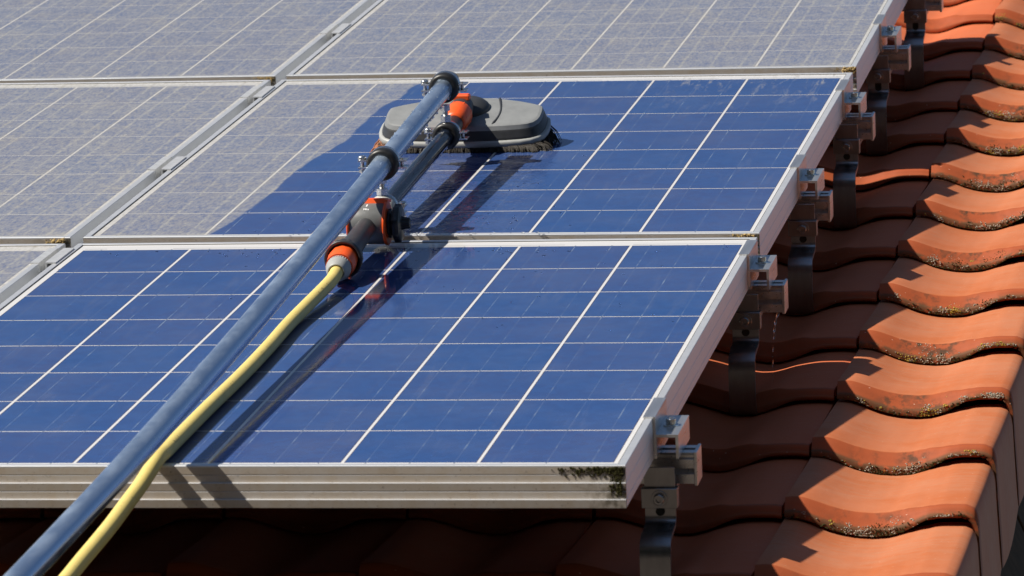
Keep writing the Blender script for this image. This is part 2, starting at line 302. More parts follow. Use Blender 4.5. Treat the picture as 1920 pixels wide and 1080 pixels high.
# ------------------------------------------------------------------ mesh builder (millimetres, roof frame)
class MB:
    def __init__(s): s.v = []; s.f = []; s.sm = []; s.mi = []
    def add(s, vs, fs, smooth=False, mi=0):
        o = len(s.v); s.v += [tuple(p) for p in vs]
        for f in fs: s.f.append(tuple(i+o for i in f)); s.sm.append(smooth); s.mi.append(mi)
    def box(s, a, b, bev=0.0, mi=0):
        x0, y0, z0 = a; x1, y1, z1 = b
        if bev <= 0:
            vs = [(x0, y0, z0), (x1, y0, z0), (x1, y1, z0), (x0, y1, z0), (x0, y0, z1), (x1, y0, z1), (x1, y1, z1), (x0, y1, z1)]
            s.add(vs, [(0, 3, 2, 1), (4, 5, 6, 7), (0, 1, 5, 4), (1, 2, 6, 5), (2, 3, 7, 6), (3, 0, 4, 7)], False, mi)
        else:   # chamfered box: rings along z
            def ring(z, k): return [(x0+k, y0, z), (x1-k, y0, z), (x1, y0+k, z), (x1, y1-k, z), (x1-k, y1, z), (x0+k, y1, z), (x0, y1-k, z), (x0, y0+k, z)]
            def ring2(z, k): return [(x0+k, y0+k*.6, z), (x1-k, y0+k*.6, z), (x1-k*.6, y0+k, z), (x1-k*.6, y1-k, z), (x1-k, y1-k*.6, z), (x0+k, y1-k*.6, z), (x0+k*.6, y1-k, z), (x0+k*.6, y0+k, z)]
            s.rings([ring2(z0, bev), ring(z0+bev*.6, bev*.5), ring(z1-bev*.6, bev*.5), ring2(z1, bev)], True, False, mi)
    def rings(s, R, cap=True, smooth=True, mi=0, closed=True):
        n = len(R[0]); vs = [p for r in R for p in r]; fs = []
        m_ = n if closed else n-1
        for i in range(len(R)-1):
            for j in range(m_):
                k = (j+1) % n; fs.append((i*n+j, i*n+k, (i+1)*n+k, (i+1)*n+j))
        s.add(vs, fs, smooth, mi)
        if cap and closed:
            s.add(R[0], [tuple(reversed(range(n)))], False, mi); s.add(R[-1], [tuple(range(n))], False, mi)
    def lathe(s, p0, axis, prof, seg=32, smooth=True, mi=0, cap=True, flute=0, depth=0.0, sx=1.0, up=None):
        """prof: (distance along axis, radius)"""
        a = Vector(axis).normalized(); h = Vector(up) if up else (Vector((0, 0, 1)) if abs(a.z) < 0.9 else Vector((1, 0, 0)))
        e = h.cross(a).normalized(); w = a.cross(e).normalized(); p0 = Vector(p0); R = []
        for d, r in prof:
            ring = []
            for k in range(seg):
                t = 2*math.pi*k/seg; rr = r - (depth if flute and (k % flute) < flute/2 and r > 1 else 0)
                ring.append(p0+a*d+e*(rr*math.cos(t)*sx)+w*(rr*math.sin(t)))
            R.append(ring)
        s.rings(R, cap, smooth, mi)
    def tube(s, pts, r, seg=24, mi=0, cap=True, rad=None):
        pts = [Vector(p) for p in pts]; R = []; prev = None
        for i, p in enumerate(pts):
            a = (pts[min(i+1, len(pts)-1)]-pts[max(i-1, 0)]).normalized()
            if prev is None: e = (Vector((0, 0, 1)) if abs(a.z) < .9 else Vector((1, 0, 0))).cross(a).normalized()
            else: e = (prev-a*prev.dot(a)).normalized()
            prev = e; w = a.cross(e); q = rad[i] if rad else r
            R.append([p+e*(q*math.cos(2*math.pi*k/seg))+w*(q*math.sin(2*math.pi*k/seg)) for k in range(seg)])
        s.rings(R, cap, True, mi)
    def strip(s, path, w0, w1, th):
        """flat bar: path in (v, w), swept between u=w0 and u=w1, thickness th"""
        P = [Vector((0, p[0], p[1])) for p in path]; N = []
        for i in range(len(P)):
            a = (P[min(i+1, len(P)-1)]-P[max(i-1, 0)]).normalized(); N.append(Vector((1, 0, 0)).cross(a).normalized())
        R = [[(w0, p.y, p.z), (w1, p.y, p.z), (w1, p.y+n.y*th, p.z+n.z*th), (w0, p.y+n.y*th, p.z+n.z*th)] for p, n in zip(P, N)]
        n4 = 4; o = len(s.v)
        for j in range(4):
            k = (j+1) % 4
            vs = []; fs = []
            for i, r in enumerate(R): vs += [r[j], r[k]]
            for i in range(len(R)-1): fs.append((2*i, 2*i+1, 2*i+3, 2*i+2))
            s.add(vs, fs, True)
        s.add(R[0], [(3, 2, 1, 0)]); s.add(R[-1], [(0, 1, 2, 3)])
    def blob(s, c, r, seed, sx=1, sy=1, sz=.6, mi=0):
        rnd = random.Random(seed); n = 7; R = []
        for i in range(1, 5):
            ph = math.pi*i/5
            R.append([(c[0]+sx*r*math.sin(ph)*math.cos(2*math.pi*k/n+i*.4)*rnd.uniform(.65, 1.25), c[1]+sy*r*math.sin(ph)*math.sin(2*math.pi*k/n+i*.4)*rnd.uniform(.65, 1.25), c[2]+sz*r*math.cos(ph)*rnd.uniform(.75, 1.2)) for k in range(n)])
        s.rings(R, True, False, mi)
    def build(s, name, mats, parent=None, kind=None):
        me = bpy.data.meshes.new(name)
        me.from_pydata([(x*MM, y*MM, z*MM) for x, y, z in s.v], [], s.f)
        me.polygons.foreach_set('use_smooth', s.sm)
        if not isinstance(mats, (list, tuple)): mats = [mats]
        for m in mats: me.materials.append(m)
        if len(mats) > 1: me.polygons.foreach_set('material_index', s.mi)
        me.update()
        import bmesh
        bm = bmesh.new(); bm.from_mesh(me); bmesh.ops.recalc_face_normals(bm, faces=bm.faces); bm.to_mesh(me); bm.free()
        o = bpy.data.objects.new(name, me); C.objects.link(o)
        if parent is not None: o.parent = parent
        else: o.matrix_world = M0
        if kind: o['kind'] = kind
        return o
def tag(o, label, cat, group=None):
    o['label'] = label; o['category'] = cat
    if group: o['group'] = group
    return o
def thing(name, label, cat, m_local=Matrix.Identity(4), group=None):
    o = bpy.data.objects.new(name, None); C.objects.link(o); o.empty_display_size = 0.05
    o.matrix_world = M0 @ m_local; tag(o, label, cat, group); return o
def T(x, y, z): return Matrix.Translation((x*MM, y*MM, z*MM))
def copy_tree(o, parent=None):
    c = o.copy(); C.objects.link(c)
    if parent is not None: c.parent = parent
    for ch in list(o.children): copy_tree(ch, c)
    return c
def interp(tab, x):
    if x <= tab[0][0]: return tab[0][1]
    for (a, p), (b, q) in zip(tab, tab[1:]):
        if x <= b:
            t = (x-a)/(b-a); t = t*t*(3-2*t) if False else t
            return p+(q-p)*t
    return tab[-1][1]

# ------------------------------------------------------------------ ground, walls
g_ = MB(); g_.add([(-400000, -400000, 0), (400000, -400000, 0), (400000, 400000, 0), (-400000, 400000, 0)], [(0, 1, 2, 3)])
gr = g_.build('ground', mat_grass, None, 'structure'); gr.matrix_world = Matrix.Identity(4)
def roof_to_world(u, v, w): return M0 @ Vector((u*MM, v*MM, w*MM))
# house below the roof: gable wall of dark boards and a rendered eaves wall (world frame)
eav = roof_to_world(0, 60, -420); rid = roof_to_world(0, 5400, -420)
hw = thing('house_wall', 'dark timber boarded gable wall below the tiled roof edge', 'wall', M0.inverted())
gb = MB(); ug = 1225
nb_ = 34; y0, y1 = eav.y*1000, rid.y*1000
def roofz(y): return (eav.z+(y/1000-eav.y)*math.tan(PITCH))*1000
for k in range(nb_):
    z0 = k*205; z1 = z0+197
    ys = max(y0, y0+(z1-roofz(y0))/math.tan(PITCH)) if z1 > roofz(y0) else y0
    if ys > y1-50: break
    gb.box((ug-22, ys, z0), (ug, y1, z1), 3)
gb.add([(ug-26, y0, 0), (ug-26, y1, 0), (ug-26, y1, roofz(y1)), (ug-26, y0, roofz(y0))], [(0, 1, 2, 3)])
gb.build('gable_boards', mat_timber, hw)
fw = MB(); fw.box((-1100, y0-5, 0), (ug-40, y0+200, roofz(y0)-10))
fw.box((-1100, y1, 0), (ug-40, y1+200, roofz(y1)-10))
fw.build('rendered_wall', mat_wall, hw)

# unseen trees behind the camera, added to block low sky light from the shade
wd = MB(); rw = random.Random(8)
for ring_ in range(2):
    for k in range(120):
        a = math.radians(180+12+156*k/119+rw.uniform(-1, 1)); R_ = rw.uniform(34000, 40000)+ring_*6000
        hgt = rw.uniform(15000, 20000)+ring_*2500; x, y = R_*math.cos(a), R_*math.sin(a); r = rw.uniform(2200, 3400)
        for j in range(5):
            f = j/4; wd.blob((x+rw.uniform(-600, 600), y+rw.uniform(-600, 600), 1500+(hgt-1500)*f), r*(1.1-.55*f)*rw.uniform(.85, 1.15), rw.random(), 1, 1, .95)
wo_ = wd.build('added_tree_screen', mat_tree_screen, None, 'stuff'); wo_.matrix_world = Matrix.Identity(4)
wo_['label'] = 'dark unseen tree mass added to block low sky light'; wo_['category'] = 'trees'

# ------------------------------------------------------------------ tiled roof
ROOF_K = 2.4e-6
def roof_z(v): return -190+ROOF_K*v*v
TW, TP = 238.0, 316.8
PB = [(0, 0), (8, 0), (18, -1.2), (30, -5), (42, -10), (55, -15.5), (70, -20), (88, -23.3), (110, -24.8), (130, -23.5), (147, -19), (160, -12.5), (170, -6.5), (180, -1.8), (190, 0.6), (200, 1.2), (222, 1.2), (231, -0.5)]
PBV = PB[:-1]+[(226, 0.6), (231, -1.5)]
PB = [(0, 0), (14, 0), (26, -1), (45, -6), (65, -12.5), (85, -18.5), (105, -21.5), (122, -21), (140, -16.5), (154, -11), (168, -5), (181, -0.6), (190, 0.6), (205, 1.0), (224, 1.0), (233, -0.5)]
LIPH = [(0, 21), (20, 23), (60, 25), (140, 25), (155, 22), (170, 15), (185, 11.5), (240, 11.5)]
CRV = [(0, 18), (140, 20), (160, 16), (180, 11), (240, 10)]
def tile_mesh(verge):
    tab = PBV if verge else PB
    U = [u for u, _ in tab]; fine = []
    for a, b in zip(U, U[1:]):
        n = max(1, int((b-a)/5)); fine += [a+(b-a)*i/n for i in range(n)]
    fine.append(U[-1]); U = fine
    P = {}
    # smooth the profile a little
    def pz(u): return (interp(tab, u-4)+2*interp(tab, u)+interp(tab, u+4))/4 if 6 < u < 226 else interp(tab, u)
    st = []          # stations: list of rows of (u, v, z)
    def row(fv, fz): return [(u, fv(u), fz(u)) for u in U]
    lip = lambda u: interp(LIPH, u); cv = lambda u: interp(CRV, u)
    back = lambda u: pz(u)-(4.0 if u < 150 else 4.0+min(1, (u-150)/30)*(9 if verge else 4))
    st.append(row(lambda u: 0.0, lambda u: pz(u)))
    st.append(row(lambda u: -0.3, lambda u: pz(u)+2))
    st.append(row(lambda u: 0.6, lambda u: pz(u)+lip(u)*.30))
    st.append(row(lambda u: 2.2, lambda u: pz(u)+lip(u)*.36))
    st.append(row(lambda u: 4.2, lambda u: pz(u)+lip(u)*.37))
    st.append(row(lambda u: cv(u)*.55, lambda u: pz(u)+lip(u)*.70))
    st.append(row(lambda u: cv(u)*.98, lambda u: pz(u)+lip(u)*.985))
    st.append(row(lambda u: cv(u)*1.04, lambda u: pz(u)+lip(u)*1.0))
    st.append(row(lambda u: cv(u)*1.25, lambda u: pz(u)+lip(u)*1.0))
    for k in range(1, 13):
        f = k/12
        def fz(u, f=f):
            a = pz(u)+lip(u); b_ = back(u)
            return a+(b_-a)*(f**0.9)
        st.append(row(lambda u, f=f: cv(u)*1.25+(TP+8-cv(u)*1.25)*f, fz))
    st.append(row(lambda u: 350.0, lambda u: back(u)-2.5))
    if verge:      # side flange curving down from the roll
        for si, r in enumerate(st):
            u0, v0, z0 = r[-1]; vv = v0
            sag = -158-14*math.sin(math.pi*min(1, max(0, vv/TP)))+(7 if vv < 330 else 0)
            ext = []
            for (du, dz) in ((3.5, -1.5), (6.5, -5), (8.5, -11), (9.8, -20), (10.4, -34), (11.4, -60), (13, -95), (14.5, -125)):
                ext.append((u0+du-(1.5 if vv > 200 else 0)*.4*(vv-200)/150, vv, z0+dz))
            ext.append((u0+15.5-(.6 if vv > 200 else 0)*(vv-200)/150, vv, sag))
            st[si] = r+ext
    m = MB(); n = len(st[0])
    top = [p for r in st for p in r]; fs = []
    for i in range(len(st)-1):
        for j in range(n-1): fs.append((i*n+j, i*n+j+1, (i+1)*n+j+1, (i+1)*n+j))
    m.add(top, fs, True)
    # underside (offset along a rough normal) and rims
    def under(r, i):
        out = []
        for j, (u, v, z) in enumerate(r):
            if j >= len(U): out.append((u-6.5, v, z if j == n-1 else z-2))
            elif verge and j >= len(U)-2: out.append((u-6, v, z-11))
            else: out.append((u, v, z-11.5))
        return out
    U2 = [under(r, i) for i, r in enumerate(st)]
    U2[0] = [(a[0] if j < len(U) else a[0]-6.5, 9.0 if j < len(U) else a[1]+.5, a[2]+(0.2 if j < len(U) else 0)) for j, a in enumerate(st[0])]
    for i in range(1, 5): U2[i] = [(b_[0], 9.2+i, a[2]-.5+i*.1) if j < len(U) else b_ for j, (a, b_) in enumerate(zip(st[0], U2[i]))]
    und = [p for r in U2 for p in r]
    m.add(und, [tuple(reversed(f)) for f in fs], True)
    # front, back, left and right rims
    def rim(a, b_):
        k = len(a); m.add(list(a)+list(b_), [(j, j+1, k+j+1, k+j) for j in range(k-1)], False)
    rim(U2[0], st[0]); rim(st[-1], U2[-1])
    rim([r[0] for r in st], [r[0] for r in U2]); rim([r[-1] for r in U2], [r[-1] for r in st])
    return m
roof = thing('tiled_roof', 'red clay pantile roof running up beside and under the panels', 'roof')
COL_ROT = 0.0048
def seam_u(v): return 1089.3+COL_ROT*v
base_tile = tile_mesh(False); base_verge = tile_mesh(True)
proto_t = base_tile.build('roof_tile', mat_tile2, roof); proto_v = base_verge.build('roof_tile', mat_tile, roof)
rt = random.Random(3)
used_t = used_v = False
tiles = {}
NROW = 17
for i in range(-1, NROW-1):
    for c in range(-5, 1):
        if c < -2 and i > 1: continue
        v = 475.0+TP*i
        src = proto_v if c == 0 else proto_t
        if (c == 0 and not used_v): o = src; used_v = True
        elif (c != 0 and not used_t): o = src; used_t = True
        else: o = src.copy(); C.objects.link(o); o.parent = roof
        slope = 2*ROOF_K*(v+150)
        u = seam_u(v)+TW*c+2.5+rt.uniform(-1, 1)
        o.matrix_local = T(u, v+rt.uniform(-2, 2), roof_z(v)+rt.uniform(-.8, .8)) @ Matrix.Rotation(-COL_ROT+rt.uniform(-.004, .004), 4, 'Z') @ Matrix.Rotation(slope+rt.uniform(-.002, .002), 4, 'X')
        tiles[(i, c)] = o
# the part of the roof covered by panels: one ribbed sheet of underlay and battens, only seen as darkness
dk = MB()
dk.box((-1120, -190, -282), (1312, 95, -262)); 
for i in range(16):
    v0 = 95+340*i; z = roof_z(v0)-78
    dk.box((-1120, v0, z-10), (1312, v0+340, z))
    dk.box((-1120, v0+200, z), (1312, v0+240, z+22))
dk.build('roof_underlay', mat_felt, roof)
# lichen on the lips of the verge tiles
def lichen(tile, seed, dens):
    rr = random.Random(seed); mg = MB(); my = MB(); moss = MB(); ny = 0
    def surf(u, t):      # t 0..1 from bottom edge up the lip
        p = (interp(PBV, u-4)+2*interp(PBV, u)+interp(PBV, u+4))/4 if 6 < u < 226 else interp(PBV, u)
        L = interp(LIPH, u); cvv = interp(CRV, u)
        if t < .3: return (u, 0.2, p+L*.37*t/.3)
        f = (t-.3)/.7; return (u, 4+(cvv-4)*f, p+L*(.37+.6*f))
    for k in range(int(15*dens)):
        u = rr.choice([rr.uniform(10, 225), rr.gauss(150, 30), rr.gauss(115, 30), rr.gauss(205, 14)]); u = min(226, max(8, u)); t = min(1, abs(rr.gauss(0, .33)))
        R = rr.choice([1.5, 2.5, 3.5, 5.0, 6.0, 8.0])
        cnt = int(5+R*R*0.55)
        q_ = rr.random(); tgt = my if q_ < .14 else (moss if q_ < .42 else mg)
        for j in range(cnt):
            uu = min(228, max(3, u+rr.gauss(0, R*.8))); tt = min(1, max(0, t+rr.gauss(0, R*.018)))
            x, y, z = surf(uu, tt); tgt.blob((x, y-.2, z+.3), rr.uniform(.5, 1.25), rr.random(), 1, 1, .8)
    for k in range(int(40*dens)):
        u = rr.uniform(12, 222); t = abs(rr.gauss(0, .12)); x, y, z = surf(u, min(1, t)); (mg if rr.random() < .8 else my).blob((x, y-.2, z+.2), rr.uniform(.35, .9), rr.random(), 1.3, 1, .7)
    for k in range(int(90*dens)):
        u = rr.gauss(120, 50); u = min(224, max(10, u)); x, y, z = surf(u, abs(rr.gauss(0, .07))); moss.blob((x, y-.2, z), rr.uniform(.5, 1.4), rr.random(), 1.8, 1, .7)
    if moss.v: moss.build('moss', mat_moss, tile)
    if mg.v: mg.build('lichen', mat_lichen, tile)
    if my.v: y_ = my.build('lichen', mat_lichen_y, tile); y_['label'] = 'yellow lichen crust'
for i in range(0, 15):
    if (i, 0) in tiles: lichen(tiles[(i, 0)], 50+i, 1.15 if i < 7 else 1.5)

# ------------------------------------------------------------------ solar panels
PAN = {1: (0, 0, 0, 0, 0, 0), 2: (0.388, 1354.52, 3.60, 0.009468, -0.001583, -0.006388), 3: (12.3, 2705.1, 19.53, 0.014319, 0.001775, -0.004788)}
def pmat(k, du=0.0):
    o = PAN[k]; e = Vector((1, o[5], o[4])).normalized(); gg = Vector((-o[5], 1, o[3])); n = e.cross(gg).normalized(); gg = n.cross(e).normalized()
    p = Vector(o[:3])+e*du
    return Matrix(((e.x, gg.x, n.x, p.x*MM), (e.y, gg.y, n.y, p.y*MM), (e.z, gg.z, n.z, p.z*MM), (0, 0, 0, 1)))
FL, FR, FB, FT, ZT, ZB = -17.8, 970.9, -18.5, 1308.5, 1.5, -47.5
def frame_bm():
    m = MB()
    lipw = 9.3
    # cross-section of the profile, outward distance (0 = nominal outer face) and height
    sec = [(-lipw, -0.2), (-lipw, ZT-.3), (-lipw+.3, ZT), (-.5, ZT), (0, ZT-.5), (0, -8.6), (-.7, -9.0), (-.7, -9.7), (0.1, -10.1), (0.2, -18.3), (2.7, -18.5), (2.9, -18.8), (2.4, -27.6), (1.8, -28.0), (1.8, -28.7), (2.5, -29.1), (2.6, -37.3), (5.1, -37.5), (5.3, -37.8), (4.6, ZB), (-26, ZB), (-26, ZB+1.8), (1.6, ZB+1.8), (-1.8, -6.0), (-lipw+2, -6.0), (-lipw+2, -.2)]
    plain = [(-lipw, -0.2), (-lipw, ZT-.3), (-lipw+.3, ZT), (-.5, ZT), (0, ZT-.5), (0, -17.8), (-.35, -18.2), (-.35, -18.7), (0, -19.1), (0, -36.8), (-.35, -37.2), (-.35, -37.7), (0, -38.1), (0, ZB), (-26, ZB), (-26, ZB+1.8), (-1.8, ZB+1.8), (-1.8, -6.0), (-lipw+2, -6.0), (-lipw+2, -.2)]
    n = len(sec)
    def side(sectn, a, b, out, tangent_inset):
        # a, b: corner points (u, v); out: outward unit; ends mitred
        ax = Vector((b[0]-a[0], b[1]-a[1], 0)).normalized(); o_ = Vector((out[0], out[1], 0))
        R = []
        for P, sgn in ((a, 1), (b, -1)):
            ring = []
            for d, z in sectn:
                dd = min(d, 0) if tangent_inset else d
                p = Vector((P[0], P[1], 0))+o_*d - ax*sgn*dd
                ring.append((p.x, p.y, z))
            R.append(ring)
        m.rings(R, True, False)
    side(sec, (FL, FB), (FR, FB), (0, -1), True)
    side(plain, (FR, FT), (FL, FT), (0, 1), True)
    side(plain, (FR, FB), (FR, FT), (1, 0), True)
    side(plain, (FL, FT), (FL, FB), (-1, 0), True)
    return m
def gasket_bm():
    m = MB(); a = 9.3; w = 1.3
    m.box((FL+a, FB+a, -.3), (FL+a+w, FT-a, .35)); m.box((FR-a-w, FB+a, -.3), (FR-a, FT-a, .35))
    m.box((FL+a+w, FT-a-w, -.3), (FR-a-w, FT-a, .35))
    return m
def sheet_bm():
    m = MB(); nx, ny = 12, 16; a = 9.3
    vs = [(FL+a+(FR-FL-2*a)*i/nx, FB+a+(FT-FB-2*a)*j/ny, 0) for j in range(ny+1) for i in range(nx+1)]
    m.add(vs, [(j*(nx+1)+i, j*(nx+1)+i+1, (j+1)*(nx+1)+i+1, (j+1)*(nx+1)+i) for j in range(ny) for i in range(nx)])
    m.add([(FL+a, FB+a, -4), (FR-a, FB+a, -4), (FR-a, FT-a, -4), (FL+a, FT-a, -4)], [(3, 2, 1, 0)])
    return m
PG = 'solar panels laid in rows on the roof'
def make_panel(k, du, label, mt, first=None):
    t = thing('solar_panel', label, 'solar panel', pmat(k, du), PG)
    if first is None:
        frame_bm().build('frame', mat_frame, t); gasket_bm().build('gasket', mat_gasket, t); sh = sheet_bm().build('cell_sheet', mt, t)
    else:
        for ch in first.children:
            if ch.name.startswith(('frame', 'gasket')):
                c = ch.copy(); C.objects.link(c); c.parent = t
            elif ch.name.startswith('cell_sheet'):
                c = ch.copy(); c.data = ch.data.copy(); c.data.materials[0] = mt; C.objects.link(c); c.parent = t
    return t
DU = -1008.0
p1 = make_panel(1, 0, 'clean blue panel at the bottom, under the yellow hose', mat_p_clean)
p2 = make_panel(2, 0, 'half washed panel with the brush head resting on it', mat_p_half, p1)
p3 = make_panel(3, 0, 'dusty grey panel above the brush, at the top right', mat_p_dust[0], p1)
p4 = make_panel(1, DU, 'dusty panel corner at the left edge, left of the clean bottom panel', mat_p_dust[1], p1)
p5 = make_panel(2, DU, 'dusty panel left of the half washed panel', mat_p_dust[1], p1)
p6 = make_panel(3, DU, 'dusty panel in the top left corner of the roof', mat_p_dust[0], p1)
# moss in the bottom right corner of the lowest panel, leaf litter in the others
mo = MB(); rr = random.Random(5)
for k in range(420):
    a = rr.random()
    if a < .55: u = 968-abs(rr.gauss(0, 26)); z = -1-abs(rr.gauss(0, 5))
    else: u = 966-abs(rr.gauss(0, 6)); z = -rr.uniform(1, 34)
    mo.blob((u, -18.9-(2.5 if z < -18.6 else 0), z), rr.uniform(.5, 1.7), k, 1, .6, 1)
for k in range(70):
    mo.blob((960-rr.uniform(0, 70), -19, -2-abs(rr.gauss(0, 3))), rr.uniform(.4, 1.2), k, 1, .5, 1)
mo.build('moss', mat_moss, p1)
def litter(t, u0, n, seed, w=26):
    rr = random.Random(seed); m = MB()
    for k in range(n):
        u = u0-abs(rr.gauss(0, w)); x = (u, FB-rr.uniform(0, 6), -rr.uniform(.5, 9))
        if rr.random() < .6: m.blob(x, rr.uniform(.8, 2.4), k, 1.2, 1, .8)
        else:
            a = rr.uniform(0, 3); L = rr.uniform(3, 8); m.tube([x, (x[0]+L*math.cos(a), x[1]+1, x[2]+L*.4*math.sin(a))], .5, 5)
    m.build('leaf_litter', mat_leaf, t)
litter(p2, 964, 60, 1, 16); litter(p3, 968, 70, 2, 12); litter(p5, 962, 60, 3, 12); litter(p6, 966, 60, 4, 12)

gd = MB(); rr = random.Random(31)
for k in range(150):
    u = rr.gauss(480, 110); v = rr.choice([rr.uniform(20, 600), rr.gauss(90, 60)]); r = rr.uniform(.8, 2.2)
    if 0 < u < 940 and v > 2: gd.blob((u, v, .1), r, k, 1.2, 1.3, .35)
for k in range(60):
    u = rr.gauss(500, 90); gd.blob((u, FB-rr.uniform(-14, 2), ZT+.1), rr.uniform(.8, 2.4), k, 1.3, 1.2, .5)
gd.build('water_drops', mat_water, p2, 'stuff')
gd = MB()
for k in range(170):
    u = rr.gauss(520, 220); v = rr.choice([rr.uniform(700, 1255), rr.gauss(1235, 16)]); r = rr.uniform(.8, 2.2)
    if 0 < u < 940 and v < 1262: gd.blob((u, v, .1), r, k, 1.2, 1.3, .35)
gd.build('water_drops', mat_water, p1, 'stuff')

# ------------------------------------------------------------------ mounting rails, roof hooks, clamps
def w_panel(k, u, v):
    m = pmat(k); o = PAN[k]; return o[2]+o[3]*(v-o[1])+o[4]*u
#        panel, clamp v, rail end u, hook u, hook bolt v, hook bolt w
ROWS = [(1, 260.8, 1018.5, 977.0, 206.2, -93.8), (1, 1229.0, 1018.5, 968.5, 1156.6, -85.5), (2, 1860.0, 1020.0, 982.5, 1790.2, -80.7), (2, 2527.8, 1025.5, 988.9, 2423.8, -69.2), (3, 3155.2, 1034.0, 984.9, 3057.4, -56.2), (3, 3800.0, 1044.0, 1000.2, 3691.0, -45.6)]
LBR = ['lowest', 'second', 'third', 'fourth', 'fifth', 'topmost']
RL = ['lowest aluminium mounting rail end, beside the moss covered panel corner', 'rail end with water trickling off, beside the top of the clean panel',
      'rail end beside the lower half of the half washed panel', 'rail end beside the top of the half washed panel', 'rail end beside the upper dusty panel below the sunlit tile', 'rail end cut by the top edge, right of the dusty panel']
def rail_bm(u0, u1):
    m = MB()
    # slotted profile, section in (v, w), extruded along u; origin top centre front
    sec = [(-19, 0), (-5, 0), (-5, -3), (-9, -3), (-9, -9), (9, -9), (9, -3), (5, -3), (5, 0), (19, 0), (19, -38), (-20, -38), (-20, -26.5), (-13.5, -22.5), (-12, -21), (-12, -15.5), (-20, -14), (-20, -8.2), (-16.5, -6.2), (-16.5, -3.5), (-18.5, -2.5)]
    m.rings([[(u0, a, b) for a, b in sec], [(u1, a, b) for a, b in sec]], True, False)
    return m
def endclamp_bm(z0, zr):
    """Z-shaped clamp; u=0 at the panel side face, w=0 at the frame top"""
    m = MB(); L = 50
    sec = [(-11.5, 1.9), (3.0, 1.9), (3.2, 1.6), (3.2, -20), (30, -20), (30, zr), (26.6, zr), (26.6, -23.4), (3.8, -23.4), (3.8, zr), (0.3, zr), (0.3, .15), (-11.5, .15)]
    m.rings([[(a, -L, b) for a, b in sec], [(a, L, b) for a, b in sec]], True, False)
    return m
def bolt_bm(c, axis, r, h, hexk=True, hole=True):
    m = MB(); a = Vector(axis).normalized(); p = Vector(c)
    m.lathe(p, a, [(0, r*1.5), (1.4, r*1.5), (1.5, r*1.45)], 24)
    m.lathe(p+a*1.5, a, [(0, r), (h-.8, r), (h, r*.88), (h, r*.5), (h-3, r*.45), (h-3, .01)] if hole else [(0, r), (h-.8, r), (h, r*.9)], 6 if not hole else 20, False)
    return m
for n, (k, vc, ue, uh, vh, wh) in enumerate(ROWS):
    zc = w_panel(k, 980, vc); lean = PAN[k][3]
    zt = zc+ZB-.5
    R_ = T(ue, vc, zt) @ Matrix.Rotation(lean, 4, 'X')
    t = thing('mounting_rail', RL[n], 'rail', R_, 'aluminium rails carrying the panels')
    rail_bm(-2070, -4.2).build('rail_profile', mat_alu, t)
    cp = MB(); cp.box((-4, -21.5, -40.5), (0, 21.5, 1.6), 1.4); cp.build('end_cap', mat_alu, t)
    # end clamp
    EL = ['bolted end clamp on the clean bottom panel, nearest the mossy corner', 'bolted end clamp beside the upper corner of the clean panel, above the water drip', 'bolted end clamp halfway along the half washed panel', 'bolted end clamp at the upper corner of the half washed panel', 'bolted end clamp on the dusty top right panel', '']
    m4 = pmat(k); vl = (m4.inverted() @ Vector((980*MM, vc*MM, zc*MM))).y*1000
    if n < 5:
        t2 = thing('end_clamp', EL[n], 'clamp', m4 @ T(FR, vl, ZT), 'end clamps along the right edge of the panels')
        zr = ZB-.5-ZT-(2.0 if k == 3 else 0)
        endclamp_bm(0, zr+.3).build('clamp_body', mat_alu, t2)
        bolt_bm((15, -2, -20), (0, 0, 1), 6.2, 7.5).build('bolt', mat_zinc, t2)
    # roof hook
    HL = ['lowest steel roof hook under the mossy panel corner', 'steel roof hook left of the falling water drip', 'steel roof hook under the middle of the half washed panel', 'steel roof hook below the upper corner of the half washed panel', 'steel roof hook left of the bright sunlit tile, under the dusty panel', 'steel roof hook with a long slot, highest on the roof']
    t3 = thing('roof_hook', HL[n], 'roof hook', T(uh, vh, wh), 'steel roof hooks under the rails')
    # flat bar: lies on the lower tile, comes out under the lip of the tile above, climbs round it and turns up to the rail
    pm = MB()
    zl = roof_z(vh-48)-22-wh            # underside of the lip relative to the bolt
    dv_ = vc-19-vh                      # distance to the rail face
    path = [(0, 36), (0, 10), (0, -22), (-1, -27), (-5, -30.5), (-22, -33), (-42, -35.5), (-51, -39.5), (-56.5, -47), (-59, -60), (-60.5, -85), (-60.5, zl+26), (-58, zl+12), (-52, zl+3), (-42, zl-2.5), (-25, zl-3.5), (60, zl-1.5)]
    pm.strip(path, -18.3, 18.3, 5)
    am = MB(); rb_ = (zt-38)-wh; am.box((-16, 4.6, rb_-6.5), (16, dv_+30, rb_-.6), .6); am.box((-16, 2.6, rb_-6.5), (16, 4.7, rb_+12))
    am.build('rail_arm', mat_steel, t3)
    hook = pm.build('strap', mat_steel, t3)
    br = MB(); br.box((-21.5, -6.2, -12), (21.5, -2.4, 12), .8); br.box((18.2, -2.6, -12), (21.5, 11, 12), .6); br.box((-21.5, -2.6, -12), (-18.6, 11, 12), .6)
    br.build('bracket', mat_steel, t3)
    sl_ = MB(); zs = -17 if n < 4 else -21
    sl_.lathe((0, -1.0, zs), (0, -1, 0), [(0, 5.5), (.5, 5.5)], 20)
    if n >= 4: sl_.box((-5.5, -1.5, zs), (5.5, -1.0, -11))
    sl_.build('slot', mat_gasket, t3)
    bolt_bm((0, -6.2, 0), (0, -1, 0), 6.6, 6.5).build('bolt', mat_steel, t3)

